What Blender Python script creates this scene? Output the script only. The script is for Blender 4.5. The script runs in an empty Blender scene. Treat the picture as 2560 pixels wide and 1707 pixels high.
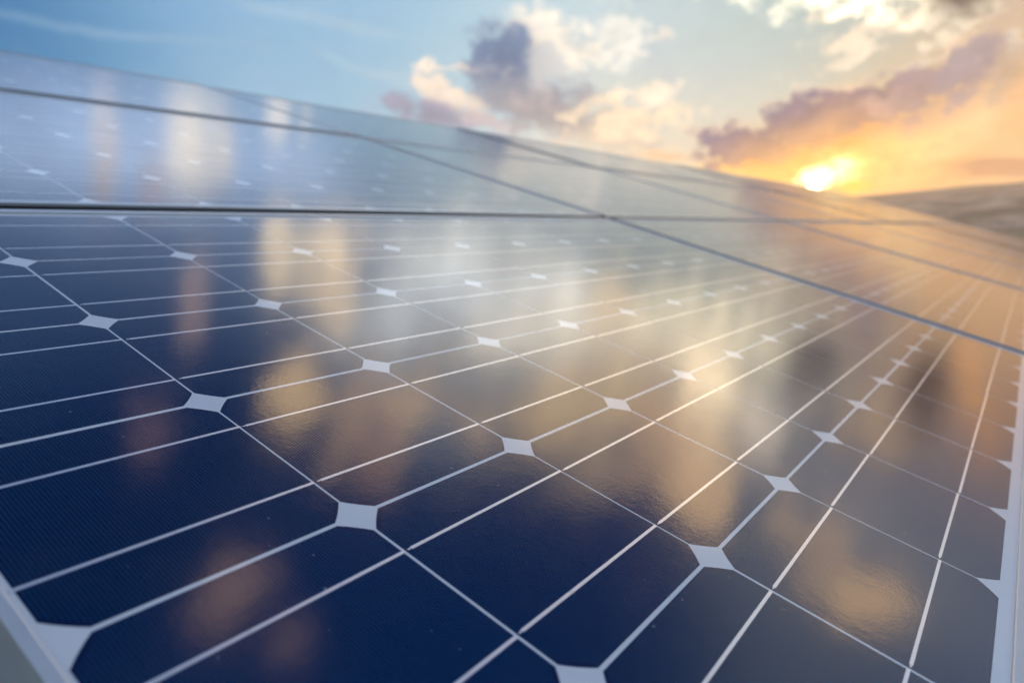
import bpy, bmesh, math, random
from mathutils import Vector, Matrix, noise
random.seed(4)
SC = bpy.context.scene
COL = SC.collection
D = bpy.data
R = math.radians

# ---------------------------------------------------------------- measurements
# metres; x runs along the rows of panels, y across them, z up. Azimuth is measured from +x towards +y.
SKY_TONES = [
    (70.4, 17.3, (15, 90, 148), 5.5, 1.0),
    (68.3, 15.8, (62, 134, 184), 5.5, 1.0),
    (63.2, 15.4, (105, 160, 200), 5.5, 1.0),
    (57.3, 17.4, (108, 162, 200), 5.5, 1.0),
    (56.0, 13.4, (176, 207, 226), 5.5, 1.0),
    (49.5, 15.0, (140, 184, 212), 5.5, 1.0),
    (47.2, 18.5, (132, 182, 210), 5.5, 1.0),
    (41.4, 16.7, (158, 198, 218), 5.5, 1.0),
    (39.9, 13.2, (200, 218, 225), 5.5, 1.0),
    (32.8, 17.7, (176, 206, 220), 5.5, 1.0),
    (24.5, 16.3, (192, 218, 226), 5.5, 1.0),
    (18.3, 12.0, (186, 208, 214), 5.5, 1.0),
    (20.9, 10.2, (204, 212, 208), 5.5, 1.0),
    (10.9, 14.4, (182, 198, 196), 5.5, 1.0),
    (3.2, 11.6, (186, 176, 160), 5.5, 1.0),
    (26.4, 9.8, (242, 228, 205), 5.5, 1.0),
    (20.0, 5.9, (252, 214, 160), 5.5, 1.0),
    (8.2, 6.2, (255, 216, 150), 5.5, 1.0),
    (1.9, 6.8, (252, 210, 158), 5.5, 1.0),
    (1.4, 3.4, (225, 170, 120), 5.5, 1.0),
    (10.7, 3.2, (255, 190, 90), 5.5, 1.0),
    (60.5, 28.3, (150, 178, 220), 8, 1.25),
    (50.2, 24.7, (150, 182, 220), 8, 1.2),
    (61.5, 37.1, (85, 125, 180), 8, 1.0),
    (54.5, 46.9, (12, 58, 122), 8, 1.0),
    (58.5, 57.5, (10, 50, 112), 8, 1.0),
    (28.8, 54.3, (12, 68, 140), 8, 1.0),
    (8.0, 40.1, (12, 66, 140), 8, 1.0),
    (10.7, 52.6, (12, 64, 135), 8, 1.0),
    (27.0, 27.8, (235, 240, 245), 8, 1.2),
    (16.7, 17.0, (160, 185, 180), 8, 1.0),
    (-5.0, 23.8, (170, 180, 190), 8, 1.3),
    (-13.6, 20.6, (150, 170, 195), 8, 1.3),
    (-5.2, 10.2, (215, 155, 100), 8, 1.2),
]
CLOUDS = [
    (58.9, 16.3, 10.61, 0.34, -177.5, (160, 190, 212), 1, 1.0, 0.7, 0.35, 2),
    (48.0, 17.6, 10.35, 0.41, -169.9, (180, 204, 218), 1, 1.0, 0.7, 0.4, 2),
    (45.0, 14.2, 7.9, 0.43, -160.9, (190, 210, 222), 1, 1, 0.7, 0.4, 2),
    (25.5, 7.6, 6.16, 1.05, -156.7, (253, 225, 185), 1, 0.8, 0.8, 0.5, 1),
    (32.9, 16.1, 2.77, 2.35, -154.4, (250, 241, 226), 1, 1.1, 0.5, 0.95, 0),
    (30.2, 15.3, 2.13, 1.03, -170.5, (247, 240, 226), 1, 1.4, 0.4, 0.85, 0),
    (27.4, 15.9, 1.93, 2.01, 160.6, (248, 242, 230), 1, 1.6, 0.5, 0.7, 0),
    (36.1, 14.6, 3.22, 2.64, 180.0, (108, 132, 166), 1, 1.0, 0.35, 1, 0),
    (34.0, 12.1, 5.21, 2.18, -167.9, (148, 154, 170), 1, 1.1, 0.4, 0.95, 0),
    (33.2, 14.4, 1.38, 1.53, -162.7, (206, 206, 206), 1, 1.2, 0.4, 0.8, 0),
    (38.5, 17.1, 0.91, 0.39, 180.0, (150, 175, 200), 1, 1.5, 0.5, 0.6, 0),
    (41.6, 13.5, 1.81, 1.59, -147.8, (246, 230, 212), 1, 1.8, 0.5, 0.95, 0),
    (40.4, 12.4, 3.29, 0.88, -157.7, (244, 226, 208), 1, 1.8, 0.5, 0.9, 0),
    (42.3, 11.4, 4.42, 1.2, -165.9, (156, 154, 176), 1, 1.2, 0.4, 0.95, 0),
    (38.1, 10.8, 2.89, 0.82, -162.3, (204, 190, 192), 1, 1.2, 0.5, 0.8, 0),
    (31.2, 10.2, 5.79, 1.88, -162.3, (172, 164, 166), 1, 1.4, 0.5, 0.85, 0),
    (27.1, 9.5, 4.56, 1.34, 171.5, (254, 230, 196), 1, 1.5, 0.5, 0.85, 0),
    (25.0, 11.7, 2.28, 0.97, 174.5, (253, 238, 216), 1, 1.7, 0.4, 0.85, 0),
    (29.8, 11.0, 2.43, 0.67, 167.1, (250, 228, 198), 1, 1.7, 0.4, 0.7, 0),
    (24.2, 15.7, 0.91, 0.52, 179.5, (252, 240, 226), 1, 1.5, 0.55, 0.8, 0),
    (23.6, 6.9, 2.1, 0.43, -176.8, (240, 196, 150), 1, 1.6, 0.4, 0.7, 0),
    (10.6, 13.2, 2.65, 0.81, 164.1, (254, 238, 212), 0.93, 1.9, 0.42, 0.9, 0),
    (8.0, 14.0, 4.67, 0.87, 175.3, (254, 238, 212), 0.93, 1.9, 0.42, 0.9, 0),
    (11.1, 12.1, 2.55, 0.51, 163.3, (254, 238, 212), 0.93, 1.9, 0.42, 0.85, 0),
    (5.9, 11.3, 2.18, 0.43, 169.2, (254, 238, 212), 0.93, 1.9, 0.42, 0.85, 0),
    (4.2, 13.2, 2.5, 0.83, 147.4, (254, 238, 212), 0.93, 1.9, 0.42, 0.85, 0),
    (1.6, 11.6, 0.66, 1.14, 170.0, (254, 238, 212), 0.93, 1.9, 0.42, 0.8, 0),
    (12.3, 15.3, 1.5, 0.61, -174.6, (254, 238, 212), 0.93, 1.9, 0.42, 0.6, 0),
    (16.3, 5.0, 6.64, 1.02, -174.9, (255, 226, 140), 1.0, 0.5, 0.5, 1, 1),
    (6.6, 6.0, 7.67, 1.83, 157.5, (255, 220, 164), 1.0, 0.5, 0.5, 0.95, 1),
    (3.5, 3.6, 3.41, 0.6, 172.5, (248, 184, 120), 1.0, 0.6, 0.6, 0.9, 1),
    (18.7, 8.4, 2.78, 0.79, 170.5, (254, 224, 190), 1, 1.9, 0.42, 0.9, 0),
    (12.3, 10.2, 3.18, 0.68, 176.8, (252, 220, 190), 1, 1.9, 0.42, 0.7, 0),
    (4.0, 11.7, 2.05, 1.1, 149.8, (252, 220, 184), 1, 1.9, 0.42, 0.9, 0),
    (17.0, 6.5, 3.9, 1.48, -175.1, (252, 172, 112), 1, 0.9, 0.4, 0.95, 0),
    (11.5, 7.2, 4.5, 1.5, 156.0, (250, 176, 118), 1, 0.9, 0.4, 0.95, 0),
    (5.3, 8.4, 4.09, 1.56, 161.5, (236, 190, 150), 1, 0.9, 0.45, 0.9, 0),
    (17.9, 7.3, 3.89, 1.86, 175.4, (120, 112, 138), 1, 1.1, 0.3, 0.97, 0),
    (13.5, 8.4, 3.85, 2.12, 168.8, (120, 112, 138), 1, 1.1, 0.3, 0.97, 0),
    (9.5, 9.0, 3.63, 1.55, 164.0, (120, 112, 138), 1, 1.1, 0.3, 0.97, 0),
    (6.4, 9.6, 2.96, 1.84, 161.5, (168, 146, 150), 1, 1.1, 0.35, 0.95, 0),
    (3.6, 10.6, 2.72, 1.65, 132.3, (166, 150, 156), 1, 1.1, 0.35, 0.95, 0),
    (1.3, 9.6, 1.55, 2.12, 159.3, (198, 172, 150), 1, 1.1, 0.4, 0.9, 0),
    (1.2, 3.9, 3.07, 0.55, -175.8, (196, 142, 108), 1, 1.2, 0.5, 0.8, 2),
    (4.3, 4.7, 2.5, 0.25, 170.0, (240, 176, 120), 1, 1.2, 0.5, 0.5, 2),
    (12.8, 4.6, 8.04, 3.9, 166.0, (255, 184, 80), 1.35, 0.5, 0.9, 0.8, 1),
    (0.9, 7.8, 1.15, 2.27, -166.0, (250, 190, 128), 1.1, 0.8, 0.8, 0.8, 1),
    (12.4, 4.7, 2.4, 1.44, 155.0, (255, 226, 130), 1.3, 0.9, 0.9, 0.9, 0),
    (10.9, 3.6, 1.98, 0.55, -178.2, (255, 222, 70), 1.05, 1.0, 0.5, 0.9, 0),
    (12.8, 4.2, 1.56, 1.02, 158.0, (255, 244, 190), 2.4, 1.1, 0.8, 1, 0),
    (13.3, 3.6, 0.45, 0.45, 180.0, (255, 230, 170), 28, 0.1, 0.3, 1, 0),
    (59.8, 27.5, 14.55, 3.79, -165.6, (178, 202, 236), 2.32, 0.6, 0.9, 0.85, 1),
    (-6.5, 21.2, 10.75, 6.79, -160.0, (190, 190, 192), 1.59, 1.2, 0.9, 0.8, 1),
    (20.9, 24.5, 15.7, 6.43, -163.0, (234, 222, 196), 3.05, 0.9, 0.8, 0.88, 0),
    (13.4, 28.3, 14.81, 6.86, -158.9, (216, 188, 154), 2.2, 1.6, 0.7, 0.85, 0),
    (56.5, 25.5, 1.96, 3.48, -161.6, (244, 232, 214), 2.07, 1.1, 0.8, 0.9, 0),
    (54.5, 25.3, 1.08, 3.16, -161.6, (240, 228, 212), 1.83, 1.1, 0.7, 0.8, 0),
    (51.5, 21.3, 1.01, 1.9, -153.4, (244, 230, 212), 2.07, 1.1, 0.6, 0.85, 0),
    (49.6, 20.8, 0.61, 1.84, -156.8, (240, 228, 214), 1.83, 1.1, 0.5, 0.7, 0),
    (62.3, 27.0, 1.12, 3.04, -168.7, (218, 212, 214), 1.83, 1.3, 0.7, 0.75, 0),
    (62.0, 30.6, 0.91, 1.58, -170.5, (214, 192, 180), 1.59, 1.3, 0.6, 0.7, 0),
    (58.6, 29.3, 1.09, 1.52, -170.5, (212, 186, 174), 1.59, 1.3, 0.6, 0.6, 0),
    (31.2, 27.9, 11.97, 3.83, -143.0, (222, 228, 230), 2.81, 1.3, 0.8, 0.9, 0),
    (24.1, 26.5, 6.49, 3.24, -142.3, (244, 234, 214), 3.17, 1.5, 0.8, 0.8, 0),
    (45.3, 30.7, 3.61, 3.37, -154.2, (244, 226, 196), 2.2, 1.0, 0.8, 0.85, 0),
    (47.5, 31.1, 1.31, 3.46, -164.1, (255, 232, 196), 2.68, 1.2, 0.5, 0.9, 0),
    (42.1, 31.3, 2.65, 4.38, -153.3, (252, 226, 190), 2.81, 1.3, 0.6, 0.95, 0),
    (53.0, 36.4, 1.31, 3.16, -164.1, (222, 192, 184), 1.83, 1.2, 0.55, 0.85, 0),
    (40.7, 40.2, 2.51, 3.52, -156.8, (255, 216, 162), 3.05, 1.7, 0.6, 0.95, 0),
    (30.4, 36.1, 2.55, 3.42, -158.4, (245, 210, 164), 2.93, 1.8, 0.6, 0.9, 0),
    (25.5, 35.8, 3.88, 2.55, -173.6, (238, 206, 170), 2.44, 1.8, 0.6, 0.9, 0),
    (35.2, 40.5, 2.39, 4.69, -159.4, (230, 194, 158), 2.32, 1.8, 0.6, 0.85, 0),
    (30.2, 42.4, 2.56, 3.74, -157.8, (220, 178, 146), 2.32, 1.8, 0.6, 0.8, 0),
    (16.4, 29.5, 5.64, 3.06, -136.7, (242, 208, 160), 2.68, 1.5, 0.6, 0.9, 0),
    (11.3, 18.7, 8.68, 2.62, -166.9, (240, 224, 190), 3.17, 1.4, 0.8, 0.85, 0),
    (8.1, 21.6, 2.72, 5.12, -141.3, (255, 228, 186), 5.37, 1.5, 0.6, 0.95, 0),
    (5.2, 26.5, 2.12, 5.3, -130.0, (250, 212, 166), 4.15, 1.7, 0.6, 0.9, 0),
    (3.3, 29.4, 2.62, 3.77, -123.3, (250, 206, 152), 3.42, 1.9, 0.6, 0.9, 0),
    (3.8, 22.1, 1.92, 3.52, -135.3, (232, 216, 196), 3.17, 1.8, 0.6, 0.85, 0),
    (9.3, 28.4, 2.16, 4.6, -146.3, (222, 182, 144), 2.44, 1.8, 0.6, 0.75, 0),
    (20.7, 20.2, 2.16, 3.68, -146.3, (255, 224, 180), 2.68, 1.3, 0.6, 0.9, 0),
    (-2.7, 16.9, 3.04, 2.28, -158.2, (236, 196, 142), 2.07, 1.5, 0.7, 0.7, 0),
    (-5.0, 10.4, 0.9, 4.24, -126.9, (240, 168, 90), 1.83, 1.2, 0.6, 0.8, 0),
    (4.0, 16.0, 2.31, 2.24, -141.3, (96, 88, 100), 0.42, 1.1, 0.5, 0.92, 0),
    (-2.8, 12.4, 1.55, 3.89, -143.1, (100, 80, 58), 0.42, 1.1, 0.5, 0.92, 0),
    (-10.5, 25.3, 2.41, 1.74, -159.9, (254, 208, 150), 3.42, 1.7, 0.6, 0.95, 0),
    (-4.5, 25.9, 3.73, 1.64, -170.9, (240, 202, 160), 2.68, 1.8, 0.6, 0.85, 0),
    (1.8, 36.5, 2.34, 3.51, -140.2, (120, 120, 165), 1.0, 1.6, 0.7, 0.6, 0),
    (37.6, 55.7, 3.57, 2.83, -168.7, (228, 184, 158), 2.44, 1.6, 0.65, 0.85, 0),
    (28.3, 56.8, 3.04, 2.15, -161.6, (226, 182, 164), 2.2, 1.6, 0.65, 0.85, 0),
    (53.2, 46.1, 2.04, 2.85, -164.1, (205, 165, 165), 1.83, 1.6, 0.65, 0.65, 0),
]
CAM_AXES = [[0.592749, -0.803165, -0.05979], [0.131934, 0.023598, 0.990978], [-0.794508, -0.595289, 0.119952]]
CAM_LOC = [-0.09591, -0.30902, 0.14186]
LENS = 24.641

DECK = 5.0                      # height of the lowest cell corner above the ground
TILT = R(20.3)                  # pitch of the array
PITCH = 0.158                   # one cell and its gap
SUN_AZ, SUN_EL = 13.4, 3.9


def lin(c, gain=1.0):
    return tuple(gain * ((v / 255 / 12.92) if v / 255 <= .04045 else ((v / 255 + .055) / 1.055) ** 2.4) for v in c)


# ---------------------------------------------------------------- camera
cam = D.objects.new('camera', D.cameras.new('camera'))
COL.objects.link(cam)
m = Matrix(((CAM_AXES[0][0], CAM_AXES[1][0], CAM_AXES[2][0], CAM_LOC[0]),
            (CAM_AXES[0][1], CAM_AXES[1][1], CAM_AXES[2][1], CAM_LOC[1]),
            (CAM_AXES[0][2], CAM_AXES[1][2], CAM_AXES[2][2], CAM_LOC[2] + DECK),
            (0, 0, 0, 1)))
cam.matrix_world = m
cam.data.lens = LENS
cam.data.sensor_width = 36
cam.data.clip_start = .02
cam.data.clip_end = 30000
cam.data.dof.use_dof = True
cam.data.dof.focus_distance = .49
cam.data.dof.aperture_fstop = 4.8
SC.camera = cam
SC.view_settings.view_transform = 'Standard'
SC.view_settings.look = 'None'
SC.view_settings.exposure = 0
SC.view_settings.gamma = 1

# ---------------------------------------------------------------- sky
world = D.worlds.new('World')
SC.world = world
world.use_nodes = True
WT = world.node_tree
WT.nodes.clear()


class NG:
    """Small helper to wire shader nodes."""
    def __init__(self, tree): self.t = tree

    def n(self, kind, **kw):
        nd = self.t.nodes.new(kind)
        for k, v in kw.items(): setattr(nd, k, v)
        return nd

    def put(self, sock, v):
        if isinstance(v, bpy.types.NodeSocket): self.t.links.new(v, sock)
        elif v is not None: sock.default_value = v

    def math(self, op, a, b=None, c=None, clamp=False):
        nd = self.n('ShaderNodeMath', operation=op, use_clamp=clamp)
        for i, v in enumerate((a, b, c)):
            if v is not None: self.put(nd.inputs[i], v)
        return nd.outputs[0]

    def vec(self, op, a, b=None, c=None, scale=None, out=0):
        nd = self.n('ShaderNodeVectorMath', operation=op)
        for i, v in enumerate((a, b, c)):
            if v is not None: self.put(nd.inputs[i], v)
        if scale is not None: self.put(nd.inputs['Scale'], scale)
        return nd.outputs[out]

    def comb(self, x, y, z=0.0):
        nd = self.n('ShaderNodeCombineXYZ')
        for i, v in enumerate((x, y, z)): self.put(nd.inputs[i], v)
        return nd.outputs[0]

    def sep(self, v):
        nd = self.n('ShaderNodeSeparateXYZ'); self.put(nd.inputs[0], v)
        return nd.outputs

    def noise(self, v, scale, detail=4, rough=.55, dist=0.0):
        nd = self.n('ShaderNodeTexNoise')
        self.put(nd.inputs['Vector'], v)
        nd.inputs['Scale'].default_value = scale; nd.inputs['Detail'].default_value = detail
        nd.inputs['Roughness'].default_value = rough; nd.inputs['Distortion'].default_value = dist
        return nd.outputs['Fac'], nd.outputs['Color']

    def smooth(self, v, lo, hi, tomax=1.0, tomin=0.0):
        nd = self.n('ShaderNodeMapRange', interpolation_type='SMOOTHSTEP')
        self.put(nd.inputs['Value'], v)
        nd.inputs['From Min'].default_value = lo; nd.inputs['From Max'].default_value = hi
        nd.inputs['To Min'].default_value = tomin; nd.inputs['To Max'].default_value = tomax
        return nd.outputs['Result']

    def mix(self, f, a, b):
        nd = self.n('ShaderNodeMix', data_type='RGBA', clamp_factor=False)
        self.put(nd.inputs[0], f); self.put(nd.inputs[6], a); self.put(nd.inputs[7], b)
        return nd.outputs[2]


def c4(c): return (c[0], c[1], c[2], 1.0)


g = NG(WT)
tc = g.n('ShaderNodeTexCoord').outputs['Generated']
x_, y_, z_ = g.sep(g.vec('NORMALIZE', tc))
az = g.math('MULTIPLY', g.math('ARCTAN2', y_, x_), 57.29578)
el = g.math('MULTIPLY', g.math('ARCSINE', z_), 57.29578)
chart = g.comb(az, el)                                  # degrees of azimuth and elevation
sky = g.n('ShaderNodeTexSky', sky_type='NISHITA', sun_disc=False)
sky.sun_elevation = R(SUN_EL)
sky.sun_rotation = R(90 - SUN_AZ)
nishita = g.vec('SCALE', sky.outputs[0], scale=.10)
coarse, ccol = g.noise(g.vec('MULTIPLY', tc, (1.0, 1.0, 1.5)), 6.0, 3, .55, .2)


def sky_layer(tones, clouds, fscale, wamp, wisps):
    """Clear-air tones (smooth gradient of the evening sky over the physical sky), then clouds, as one Background."""
    stretched = g.vec('MULTIPLY', tc, (1.0, 1.0, 1.5))
    flat = g.vec('MULTIPLY', chart, (.75, 1.0, 0.0))
    acc = g.vec('SCALE', g.vec('ADD', nishita, (.19, .28, .44)), scale=.03)
    wsum = .03
    for q, (a, e, rgb, s, gain) in enumerate(tones):
        if q % 5 == 4:               # a link back to the running result keeps the shader's working memory small
            flat = g.vec('MULTIPLY_ADD', acc, (1e-7, 1e-7, 0), flat)
        dv = g.vec('SUBTRACT', flat, (a * .75, e, 0.0))
        w = g.math('POWER', math.exp(-1.0 / (s * s)), g.vec('DOT_PRODUCT', dv, dv, out=1))
        acc = g.vec('MULTIPLY_ADD', g.comb(w, w, w), lin(rgb, gain), acc)
        wsum = g.math('ADD', wsum, w)
    col = g.vec('SCALE', acc, scale=g.math('DIVIDE', 1.0, wsum))
    fine, _ = g.noise(stretched, fscale, 6, .62, .1)
    streak, _ = g.noise(g.vec('MULTIPLY', tc, (1.0, 1.0, 7.0)), 5, 2, .55, .3)
    warp = g.vec('SCALE', g.vec('SUBTRACT', ccol, (.5, .5, .5)), scale=wamp)
    cwarp = g.vec('MULTIPLY', g.vec('ADD', chart, warp), (1, 1, 0))
    noises = (fine, coarse, streak)
    cm = 0.0
    # scattered high cloud over the rest of the sky
    col = g.mix(g.smooth(coarse, .52, .75, wisps), col, c4(lin((180, 190, 208))))
    for q, (a, e, su, sv, rot, rgb, gain, amp, soft, stren, nz) in enumerate(clouds):
        if q % 5 == 0:
            cwarp = g.vec('MULTIPLY_ADD', col, (1e-7, 1e-7, 0), cwarp)
        mp = g.n('ShaderNodeMapping', vector_type='TEXTURE')
        g.put(mp.inputs['Vector'], cwarp)
        mp.inputs['Location'].default_value = (a, e, 0)
        mp.inputs['Rotation'].default_value = (0, 0, R(rot))
        mp.inputs['Scale'].default_value = (su * 1.25, sv * 1.25, 1)
        r_ = g.vec('LENGTH', mp.outputs[0], out=1)
        t_ = g.math('SUBTRACT', g.math('MULTIPLY_ADD', noises[nz], amp * 2, .8 - amp), r_)
        mk = g.smooth(t_, -soft * .6, soft, stren)
        col = g.mix(mk, col, c4(lin(rgb, gain)))
        if nz < 2: cm = g.math('MAXIMUM', cm, mk)
    # light and shade inside the clouds
    col = g.vec('SCALE', col, scale=g.math('MULTIPLY_ADD', g.math('MULTIPLY', g.math('SUBTRACT', fine, .5), g.math('MULTIPLY_ADD', cm, .9, .12)), 1.0, 1.0))
    # brighter towards the horizon, to make up for what the haze takes away
    col = g.vec('SCALE', col, scale=g.math('MULTIPLY_ADD', g.math('POWER', .84, g.math('MAXIMUM', el, 0.0)), .35, 1.08))
    # below the horizon: the dim ground colour far away
    col = g.mix(g.smooth(el, -3.0, -.2, 1.0), c4((.10, .075, .055)), col)
    bg = g.n('ShaderNodeBackground')
    g.put(bg.inputs['Color'], col)
    return bg.outputs[0]


# the low band and the sky overhead are two layers that meet softly 20 degrees up (cheaper to evaluate)
low = sky_layer([t for t in SKY_TONES if t[1] < 32], [c for c in CLOUDS if c[1] < 20 or (c[3] < 4 and c[1] - .7 * c[3] < 19 and c[0] < 12)], 32, 2.0, .25)
high = sky_layer([t for t in SKY_TONES if t[1] > 13], [c for c in CLOUDS if c[1] + .7 * c[3] > 20], 13, 3.8, .07)
bg = g.n('ShaderNodeMixShader')
g.put(bg.inputs[0], g.smooth(el, 19.2, 21.5))
WT.links.new(low, bg.inputs[1])
WT.links.new(high, bg.inputs[2])
out = g.n('ShaderNodeOutputWorld')
WT.links.new(bg.outputs[0], out.inputs['Surface'])
world.cycles.sampling_method = 'NONE'
SC.cycles.max_bounces = 4
SC.cycles.diffuse_bounces = 1
SC.cycles.glossy_bounces = 2
SC.cycles.use_adaptive_sampling = True
SC.cycles.adaptive_threshold = .02
SC.cycles.adaptive_min_samples = 12

# ---------------------------------------------------------------- sun
sl = D.lights.new('sun', 'SUN')
sl.energy = 2.2
sl.angle = R(.5)
sl.color = (1.0, .72, .42)
sun = D.objects.new('sun', sl)
COL.objects.link(sun)
sd = Vector((math.cos(R(SUN_EL)) * math.cos(R(SUN_AZ)), math.cos(R(SUN_EL)) * math.sin(R(SUN_AZ)), math.sin(R(SUN_EL))))
sun.rotation_euler = sd.to_track_quat('Z', 'Y').to_euler()

# ---------------------------------------------------------------- helpers


def tag(o, label=None, cat=None, group=None, kind=None):
    for k, v in (('label', label), ('category', cat), ('group', group), ('kind', kind)):
        if v: o[k] = v
    return o


def link(name, mesh, parent=None, loc=(0, 0, 0)):
    o = D.objects.new(name, mesh)
    COL.objects.link(o)
    o.location = loc
    if parent: o.parent = parent
    return o


def mesh_of(name, verts, faces, mat, smooth=False):
    me = D.meshes.new(name)
    me.from_pydata(verts, [], faces)
    me.update()
    if mat: me.materials.append(mat)
    if smooth: me.polygons.foreach_set('use_smooth', [True] * len(me.polygons))
    return me


def box_mesh(name, x0, x1, y0, y1, z0, z1, mat, bevel=0.0):
    bm = bmesh.new()
    vs = [bm.verts.new((x, y, z)) for z in (z0, z1) for y in (y0, y1) for x in (x0, x1)]
    for f in ((0, 2, 3, 1), (4, 5, 7, 6), (0, 1, 5, 4), (2, 6, 7, 3), (0, 4, 6, 2), (1, 3, 7, 5)):
        bm.faces.new([vs[i] for i in f])
    if bevel:
        bmesh.ops.bevel(bm, geom=list(bm.edges), offset=bevel, segments=2, affect='EDGES', profile=.5)
    me = D.meshes.new(name)
    bm.to_mesh(me)
    bm.free()
    me.materials.append(mat)
    return me


def material(name):
    mt = D.materials.new(name)
    mt.use_nodes = True
    gg = NG(mt.node_tree)
    return mt, gg, mt.node_tree.nodes['Principled BSDF']


def glazed(gg, b, rough=.115):
    """The textured solar glass that is laminated over cells, ribbons and backsheet."""
    co = gg.n('ShaderNodeTexCoord').outputs['Object']
    geo = gg.n('ShaderNodeNewGeometry').outputs['Position']
    b.inputs['Coat Weight'].default_value = 1.0
    b.inputs['Coat IOR'].default_value = 1.68
    sm, _ = gg.noise(geo, 9, 4, .6)
    gg.put(b.inputs['Coat Roughness'], gg.math('MULTIPLY_ADD', sm, .09, rough - .045))
    peel, _ = gg.noise(geo, 300, 2, .5)
    wave, _ = gg.noise(geo, 60, 2, .5)
    bp = gg.n('ShaderNodeBump')
    bp.inputs['Strength'].default_value = .05
    bp.inputs['Distance'].default_value = .001
    gg.put(bp.inputs['Height'], gg.math('ADD', gg.math('MULTIPLY', peel, .5), wave))
    gg.put(b.inputs['Coat Normal'], bp.outputs[0])
    vo = gg.n('ShaderNodeTexVoronoi')
    gg.put(vo.inputs['Vector'], geo)
    vo.inputs['Scale'].default_value = 85
    rr, _, _ = gg.sep(vo.outputs['Color'])
    # a few specks of dust of different size
    speck = gg.math('MULTIPLY', gg.math('LESS_THAN', vo.outputs['Distance'], gg.math('MULTIPLY_ADD', rr, .16, -.075)), .5)
    film, _ = gg.noise(geo, 11, 5, .65)
    speck = gg.math('ADD', speck, gg.smooth(film, .5, .8, .03))
    return co, speck


def dusty(gg, b, colour, speck):
    gg.put(b.inputs['Base Color'], gg.mix(speck, colour, c4((.34, .33, .32))))


# solar cell: navy silicon with printed silver fingers
CELL_X, CELL_Y = .1561, .1552
M_cell, gg, b = material('silicon_cell')
co, speck = glazed(gg, b)
cx, cy, cz = gg.sep(co)
fx = gg.math('PINGPONG', cx, .001)                               # 0..1 mm, finger every 2 mm
finger = gg.smooth(fx, .00006, .00022, 0.0, 1.0)
inside = gg.math('LESS_THAN', gg.math('ABSOLUTE', cy), CELL_Y / 2 - .0016)
insx = gg.math('LESS_THAN', gg.math('ABSOLUTE', cx), CELL_X / 2 - .0014)
diag = gg.math('LESS_THAN', gg.math('ADD', gg.math('ABSOLUTE', cx), gg.math('ABSOLUTE', cy)), CELL_X / 2 + CELL_Y / 2 - .0175)
fmask = gg.math('MULTIPLY', gg.math('MULTIPLY', finger, inside), gg.math('MULTIPLY', insx, diag))
# short bars that join pairs of fingers at the cell's edge
hook = gg.math('LESS_THAN', gg.math('ABSOLUTE', gg.math('SUBTRACT', gg.math('ABSOLUTE', cy), CELL_Y / 2 - .0017)), .00012)
pair = gg.math('GREATER_THAN', gg.math('PINGPONG', gg.math('ADD', cx, .001), .002), .001)
hmask = gg.math('MULTIPLY', gg.math('MULTIPLY', hook, pair), gg.math('MULTIPLY', insx, diag))
lines = gg.math('MAXIMUM', fmask, hmask)
rnd = gg.n('ShaderNodeObjectInfo').outputs['Random']
tint, _ = gg.noise(co, 14, 3, .5)
dark = gg.mix(gg.math('MULTIPLY_ADD', tint, .4, gg.math('MULTIPLY', rnd, .6)), c4((.0001, .0075, .040)), c4((.0001, .012, .064)))
dusty(gg, b, gg.mix(gg.math('MULTIPLY', lines, .8), dark, c4((.008, .11, .21))), speck)
b.inputs['Roughness'].default_value = .35
b.inputs['Specular IOR Level'].default_value = 0.0

M_sheet, gg, b = material('white_backsheet')
co, speck = glazed(gg, b)
geo = co
s1, _ = gg.noise(geo, 30, 4, .6)
gg.put(b.inputs['Base Color'], gg.mix(s1, c4((.78, .79, .82)), c4((.85, .86, .88))))
b.inputs['Roughness'].default_value = .6

M_ribbon, gg, b = material('tinned_ribbon')
co, speck = glazed(gg, b)
geo = gg.n('ShaderNodeNewGeometry').outputs['Position']
s1, _ = gg.noise(geo, 260, 3, .6)
s2, _ = gg.noise(geo, 1100, 2, .6)
spot = gg.smooth(s1, .60, .72, .45)
gg.put(b.inputs['Base Color'], gg.mix(spot, c4((.93, .94, .95)), c4((.5, .52, .55))))
b.inputs['Metallic'].default_value = .7
b.inputs['Roughness'].default_value = .4

M_alu, gg, b = material('anodised_aluminium')
geo = gg.n('ShaderNodeNewGeometry').outputs['Position']
s1, _ = gg.noise(geo, 40, 4, .6)
gg.put(b.inputs['Base Color'], gg.mix(s1, c4((.62, .64, .66)), c4((.74, .75, .77))))
b.inputs['Metallic'].default_value = .3
gg.put(b.inputs['Roughness'], gg.math('MULTIPLY_ADD', s1, .2, .22))

M_shade_box, gg, b = material('shade_and_box_black')  # dull black of the junction box and of the strips painted as joint shade
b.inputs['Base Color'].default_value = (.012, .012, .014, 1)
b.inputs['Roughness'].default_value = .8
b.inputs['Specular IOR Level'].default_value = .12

# ---------------------------------------------------------------- large structure
M_roof, gg, b = material('grey_roof_metal')
geo = gg.n('ShaderNodeNewGeometry').outputs['Position']
s1, _ = gg.noise(geo, 3, 5, .6)
gg.put(b.inputs['Base Color'], gg.mix(s1, c4((.05, .055, .06)), c4((.08, .082, .085))))
b.inputs['Roughness'].default_value = .6
M_wall, gg, b = material('rendered_wall')
geo = gg.n('ShaderNodeNewGeometry').outputs['Position']
s1, _ = gg.noise(geo, 1.5, 5, .6)
gg.put(b.inputs['Base Color'], gg.mix(s1, c4((.30, .27, .23)), c4((.38, .35, .30))))
b.inputs['Roughness'].default_value = .85

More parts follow.
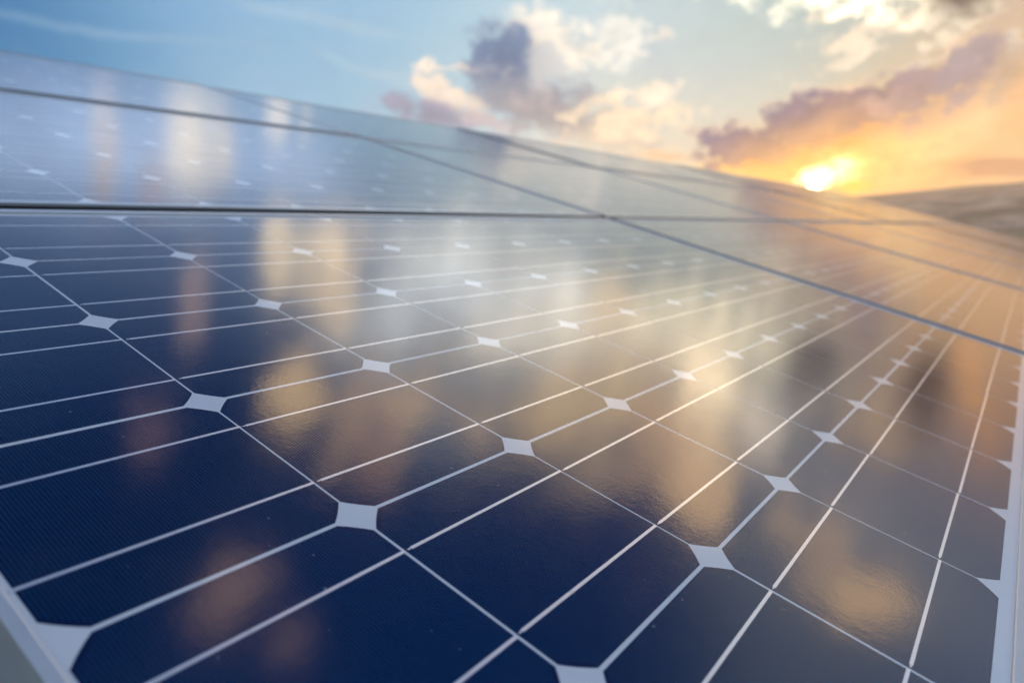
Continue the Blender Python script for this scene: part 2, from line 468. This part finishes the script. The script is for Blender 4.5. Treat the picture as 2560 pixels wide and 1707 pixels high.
M_ground, gg, b = material('dry_fields')
geo = gg.n('ShaderNodeNewGeometry').outputs['Position']
s1, _ = gg.noise(geo, .004, 5, .55)
s2, _ = gg.noise(geo, .05, 5, .6)
f1 = gg.mix(gg.smooth(s1, .42, .58), c4((.20, .15, .085)), c4((.10, .095, .045)))
gg.put(b.inputs['Base Color'], gg.mix(gg.smooth(s2, .45, .7, .5), f1, c4((.28, .21, .13))))
b.inputs['Roughness'].default_value = .95

M_hill, gg, b = material('wooded_hills')
geo = gg.n('ShaderNodeNewGeometry').outputs['Position']
s1, _ = gg.noise(geo, .010, 4, .6)
s2, _ = gg.noise(geo, .03, 4, .6)
f1 = gg.mix(gg.smooth(s1, .40, .62), c4((.26, .17, .11)), c4((.80, .54, .35)))
gg.put(b.inputs['Base Color'], gg.mix(gg.smooth(s2, .45, .65, .45), f1, c4((.30, .24, .19))))
b.inputs['Roughness'].default_value = .95

# ground: one sheet to the horizon
n = 64
vs = [(0, 0, 0)]
fs = []
radii = [30, 120, 500, 2000, 6000, 14000]
for r in radii:
    for k in range(n):
        a = 2 * math.pi * k / n
        vs.append((r * math.cos(a), r * math.sin(a), 0))
for k in range(n):
    fs.append((0, 1 + k, 1 + (k + 1) % n))
for q in range(len(radii) - 1):
    for k in range(n):
        a0 = 1 + q * n + k; a1 = 1 + q * n + (k + 1) % n
        fs.append((a0, a0 + n, a1 + n, a1))
tag(link('ground', mesh_of('ground', vs, fs, M_ground)), 'wide dry brown fields beyond the end of the roof', kind='structure')

# low hazy hills all round, about 3 degrees high
NA, NR = 360, 14
vs, fs = [], []
for q in range(NR):
    t = q / (NR - 1)
    rad = 1700 + 2300 * t
    for k in range(NA):
        a = 2 * math.pi * k / NA
        ridge = 1 + .05 * math.sin(a * 3 + .6) + .03 * math.sin(a * 8 + 2) + .03 * noise.noise(Vector((math.cos(a) * 9, math.sin(a) * 9, 0)))
        prof = math.sin(min(1, t * 1.35) * math.pi / 2) if t < .74 else math.cos((t - .74) / .26 * math.pi / 2)
        hgt = 158 * ridge * max(prof, 0) + 16 * noise.fractal(Vector((rad * math.cos(a) / 260, rad * math.sin(a) / 260, 3)), 1, 2, 4) * prof * (1 - .7 * t)
        vs.append((rad * math.cos(a), rad * math.sin(a), hgt - 2 if 0 < q < NR - 1 else -8))
for q in range(NR - 1):
    for k in range(NA):
        fs.append((q * NA + k, (q + 1) * NA + k, (q + 1) * NA + (k + 1) % NA, q * NA + (k + 1) % NA))
tag(link('hills', mesh_of('hills', vs, fs, M_hill, True)), 'low brown hazy hills along the horizon under the setting sun', kind='structure')

# ---------------------------------------------------------------- the array's layout
COLS, ROWS = 8, 3
PX = 10.357 * PITCH             # from one panel to the next along a row
PY = 6.40 * PITCH               # from one row to the next
EX0, EX1 = -.054 * PITCH, 10.115 * PITCH          # frame outer edges, from the panel's first cell corner
EY0, EY1 = -.12 * PITCH, 6.12 * PITCH
rot = Matrix.Rotation(TILT, 4, 'X')


def deck(x, y, z=0.0):
    """A point given along the pitch of the array -> world."""
    v = rot @ Vector((x, y, z))
    return Vector((v.x, v.y, v.z + DECK))


# building under the array
bx0, bx1 = -.06, PX * COLS + .0
by0, by1 = -2 * PITCH - .12 * PITCH - .05, -2 * PITCH + PY * (ROWS - 1) + EY1 - .02
bld = D.objects.new('building', None)
COL.objects.link(bld)
bld.location = ((bx0 + bx1) / 2, 1.3, 0)
tag(bld, 'low building whose grey pitched metal roof carries the solar panels', 'building')
zr0, zr1 = -.16, -.115
cor = [deck(x, y, z) - Vector(bld.location) for z in (zr0, zr1) for y in (by0, by1) for x in (bx0, bx1)]
bf = [(0, 2, 3, 1), (4, 5, 7, 6), (0, 1, 5, 4), (2, 6, 7, 3), (0, 4, 6, 2), (1, 3, 7, 5)]
link('roof', mesh_of('roof', [tuple(v) for v in cor], bf, M_roof), bld)
u = [deck(x, y, zr0 - .004) - Vector(bld.location) for y in (by0 + .1, by1 - .1) for x in (bx0 + .02, bx1 - .1)]
wv = []
for v in u: wv.append((v.x, v.y, 0.0))
for v in u: wv.append(tuple(v))
link('wall', mesh_of('wall', wv, bf, M_wall), bld)

# ---------------------------------------------------------------- solar panel pieces


def cell_outline():
    """Pseudo-square cell: a square cut by a 200 mm circle at its corners."""
    hx, hy, rr = CELL_X / 2, CELL_Y / 2, .1005
    pts = []
    for sx, sy in ((1, 1), (-1, 1), (-1, -1), (1, -1)):
        a0 = math.atan2(math.sqrt(rr * rr - hx * hx), hx)
        a1 = math.atan2(hy, math.sqrt(rr * rr - hy * hy))
        arc = [a0 + (a1 - a0) * k / 4 for k in range(5)]
        q = [(rr * math.cos(a) * sx, rr * math.sin(a) * sy) for a in arc]
        pts += q if sx * sy > 0 else q[::-1]
    return pts


OUT = cell_outline()


def cell_geo(ox=0, oy=0, top=0.0, th=.00006):
    n = len(OUT)
    vs = [(x + ox, y + oy, top) for x, y in OUT] + [(x + ox, y + oy, top - th) for x, y in OUT]
    fs = [tuple(range(n))] + [(k, k + n, (k + 1) % n + n, (k + 1) % n) for k in range(n)]
    return vs, fs


def ribbon_geo(kind, sy, ox=0, oy=0):
    """Tinned ribbon soldered along the cell: starts just inside the cell, runs out over the gap."""
    x0, x1 = -CELL_X / 2 + .0042, CELL_X / 2 + .0012
    if kind == 'first': x0 = -CELL_X / 2 - .0018
    if kind == 'last': x1 = CELL_X / 2 + .007
    w, zt, zb = .00105, .00009, .00003
    y = sy * .0392
    vs, fs = [], []

    def bar(a, b_, hw, top):
        k = len(vs)
        for zz in (zb, top):
            vs.extend([(a + ox, y - hw + oy, zz), (b_ + ox, y - hw + oy, zz), (b_ + ox, y + hw + oy, zz), (a + ox, y + hw + oy, zz)])
        fs.extend([(k + 4, k + 5, k + 6, k + 7), (k, k + 1, k + 5, k + 4), (k + 1, k + 2, k + 6, k + 5), (k + 2, k + 3, k + 7, k + 6), (k + 3, k, k + 4, k + 7)])
    bar(x0, x1, w, zt)
    if kind != 'first': bar(x0 - .0026, x0 - .0001, w * .45, .00006)
    return vs, fs


cell_mesh = mesh_of('solar_cell', *cell_geo(), M_cell)
rib_mesh = {}
for kd in ('first', 'mid', 'last'):
    for sy in (-1, 1):
        rib_mesh[kd, sy] = mesh_of('busbar', *ribbon_geo(kd, sy), M_ribbon)
sheet_mesh = box_mesh('backsheet', -.0022, EX1 - .005, -.0085, 6 * PITCH + .0085, -.0052, -.00008, M_sheet)


def centre(i, j):
    return (i + .5) * PITCH, (j + .5) * PITCH


LIPX0, LIPX1, LIPY = .0063, .0055, .0104       # widths of the frame's lip
ZT, ZB = .0021, -.0400
# profile rails, butted at the corners
rails = [box_mesh('frame_rail', EX0, EX1, EY0, EY0 + LIPY, ZB, ZT, M_alu, .0006),
         box_mesh('frame_rail', EX0, EX1, EY1 - LIPY, EY1, ZB, ZT, M_alu, .0006),
         box_mesh('frame_rail', EX0, EX0 + LIPX0, EY0 + LIPY + .0003, EY1 - LIPY - .0003, ZB, ZT, M_alu, .0006),
         box_mesh('frame_rail', EX1 - LIPX1, EX1, EY0 + LIPY + .0003, EY1 - LIPY - .0003, ZB, ZT, M_alu, .0006)]
# far panels: the cells and ribbons read as one surface
vs, fs, rv, rf = [], [], [], []
for i in range(10):
    for j in range(6):
        ox, oy = centre(i, j)
        v, f = cell_geo(ox, oy)
        k = len(vs); vs += v; fs += [tuple(q + k for q in ff) for ff in f]
        for sy in (-1, 1):
            v, f = ribbon_geo('first' if i == 0 else 'last' if i == 9 else 'mid', sy, ox, oy)
            k = len(rv); rv += v; rf += [tuple(q + k for q in ff) for ff in f]
M_far = M_cell
far_cells = mesh_of('cell_grid', vs, fs, M_far)
far_ribs = mesh_of('busbar_grid', rv, rf, M_ribbon)
# black strips added to stand in for the shade in the joints between panels
shade_x = box_mesh('joint_shade', EX1 - PX + .0004, EX0 - .0004, EY0 + .001, EY1 - .001, -.012, .0010, M_shade_box)
shade_y = box_mesh('joint_shade', EX0, EX1, EY1 - PY + .0004, EY0 - .0004, -.012, -.0016, M_shade_box)
jb_mesh = box_mesh('junction_box', 9.2 * PITCH, 9.8 * PITCH, 2.6 * PITCH, 3.3 * PITCH, -.028, -.0053, M_shade_box, .002)

ROWNAME = ('nearest row', 'middle row', 'top row')
ORD = ('first', 'second', 'third', 'fourth', 'fifth', 'sixth', 'seventh', 'last')
SPECIAL = {(0, 0): 'large solar panel in the foreground, its navy cells and white diamonds sharp',
           (1, 0): 'pale blue solar panel just above the long dark gap, at the left edge',
           (2, 0): 'pale solar panel at the top left, its upper edge against the blue sky',
           (0, 1): 'solar panel mirroring orange sky, right of the foreground panel across the diagonal seam',
           (1, 1): 'solar panel with cream reflections, above right of the centre crossing of the seams'}
DETAIL = {(0, 0), (0, 1), (1, 0), (1, 1), (2, 0), (0, 2)}
LIFT = {(2, 0): .0035, (1, 0): .001, (2, 2): .003, (1, 3): -.002, (0, 3): -.003, (0, 4): -.004, (2, 4): .003}


def build_panel(r, c):
    t = D.objects.new('solar_panel', None)
    COL.objects.link(t)
    t.location = deck(c * PX, -2 * PITCH + r * PY, LIFT.get((r, c), 0))
    t.rotation_euler = (TILT + R(random.uniform(-.05, .05)) * (c > 0), R(random.uniform(-.04, .04)) * (c > 0), 0)
    lab = SPECIAL.get((r, c)) or f'{ORD[c]} solar panel from the left in the {ROWNAME[r]}, ' + \
        ('tinted orange by the sunset' if c >= 3 else 'mirroring the sky')
    tag(t, lab, 'solar panel', 'solar panels in three rows on the roof')
    for me in rails: link('frame_rail', me, t)
    link('backsheet', sheet_mesh, t)
    link('junction_box', jb_mesh, t)
    if c: link('joint_shade', shade_x, t)
    if r: link('joint_shade', shade_y, t)
    if (r, c) in DETAIL:
        for i in range(10):
            for j in range(6):
                ox, oy = centre(i, j)
                jit = (r, c) == (0, 0)
                ce = link('solar_cell', cell_mesh, t, (ox + (STRING[j] + random.uniform(-.0003, .0003)) * jit, oy + random.uniform(-.0003, .0003) * jit, 0))
                for sy in (-1, 1):
                    rb = link('busbar', rib_mesh['first' if i == 0 else 'last' if i == 9 else 'mid', sy], ce)
                    if jit:          # soldered by machine, yet never quite in line
                        rb.location = (random.uniform(-.0006, .0006), random.uniform(-.0003, .0003), 0)
                        rb.rotation_euler.z = R(random.uniform(-.12, .12))
    else:
        tag(link('cell_grid', far_cells, t), kind='stuff')
        tag(link('busbar_grid', far_ribs, t), kind='stuff')


STRING = (.0002, -.0003, .0003, -.0002, .0003, -.0001)
for r in range(ROWS):
    for c in range(COLS):
        build_panel(r, c)

# mounting rails under each row
for r in range(ROWS):
    for q, f_ in enumerate((1.4, 4.6)):
        y = -2 * PITCH + r * PY + f_ * PITCH
        me = box_mesh('mounting_rail', .02, PX * COLS - .02, -.02, .02, -.04, 0, M_alu, .001)
        o = link('mounting_rail', me, None, deck(0, y, -.0405))
        o.rotation_euler = (TILT, 0, 0)
        tag(o, f'{("lower", "upper")[q]} aluminium mounting rail under the {ROWNAME[r]} of solar panels', 'mounting rail', 'rails under the panels')

# haze: the evening air, thick enough to fade the hills
hz = D.materials.new('evening_haze')
hz.use_nodes = True
gg = NG(hz.node_tree)
gg.t.nodes.clear()
pv = gg.n('ShaderNodeVolumePrincipled')
pv.inputs['Color'].default_value = (1.0, .78, .60, 1)
pv.inputs['Density'].default_value = 1.6e-4
pv.inputs['Anisotropy'].default_value = .5
ho = gg.n('ShaderNodeOutputMaterial')
gg.t.links.new(pv.outputs[0], ho.inputs['Volume'])
tag(link('haze', box_mesh('haze', -15000, 15000, -15000, 15000, -9, 200, hz)), 'thin warm evening haze over the fields and hills', kind='stuff')
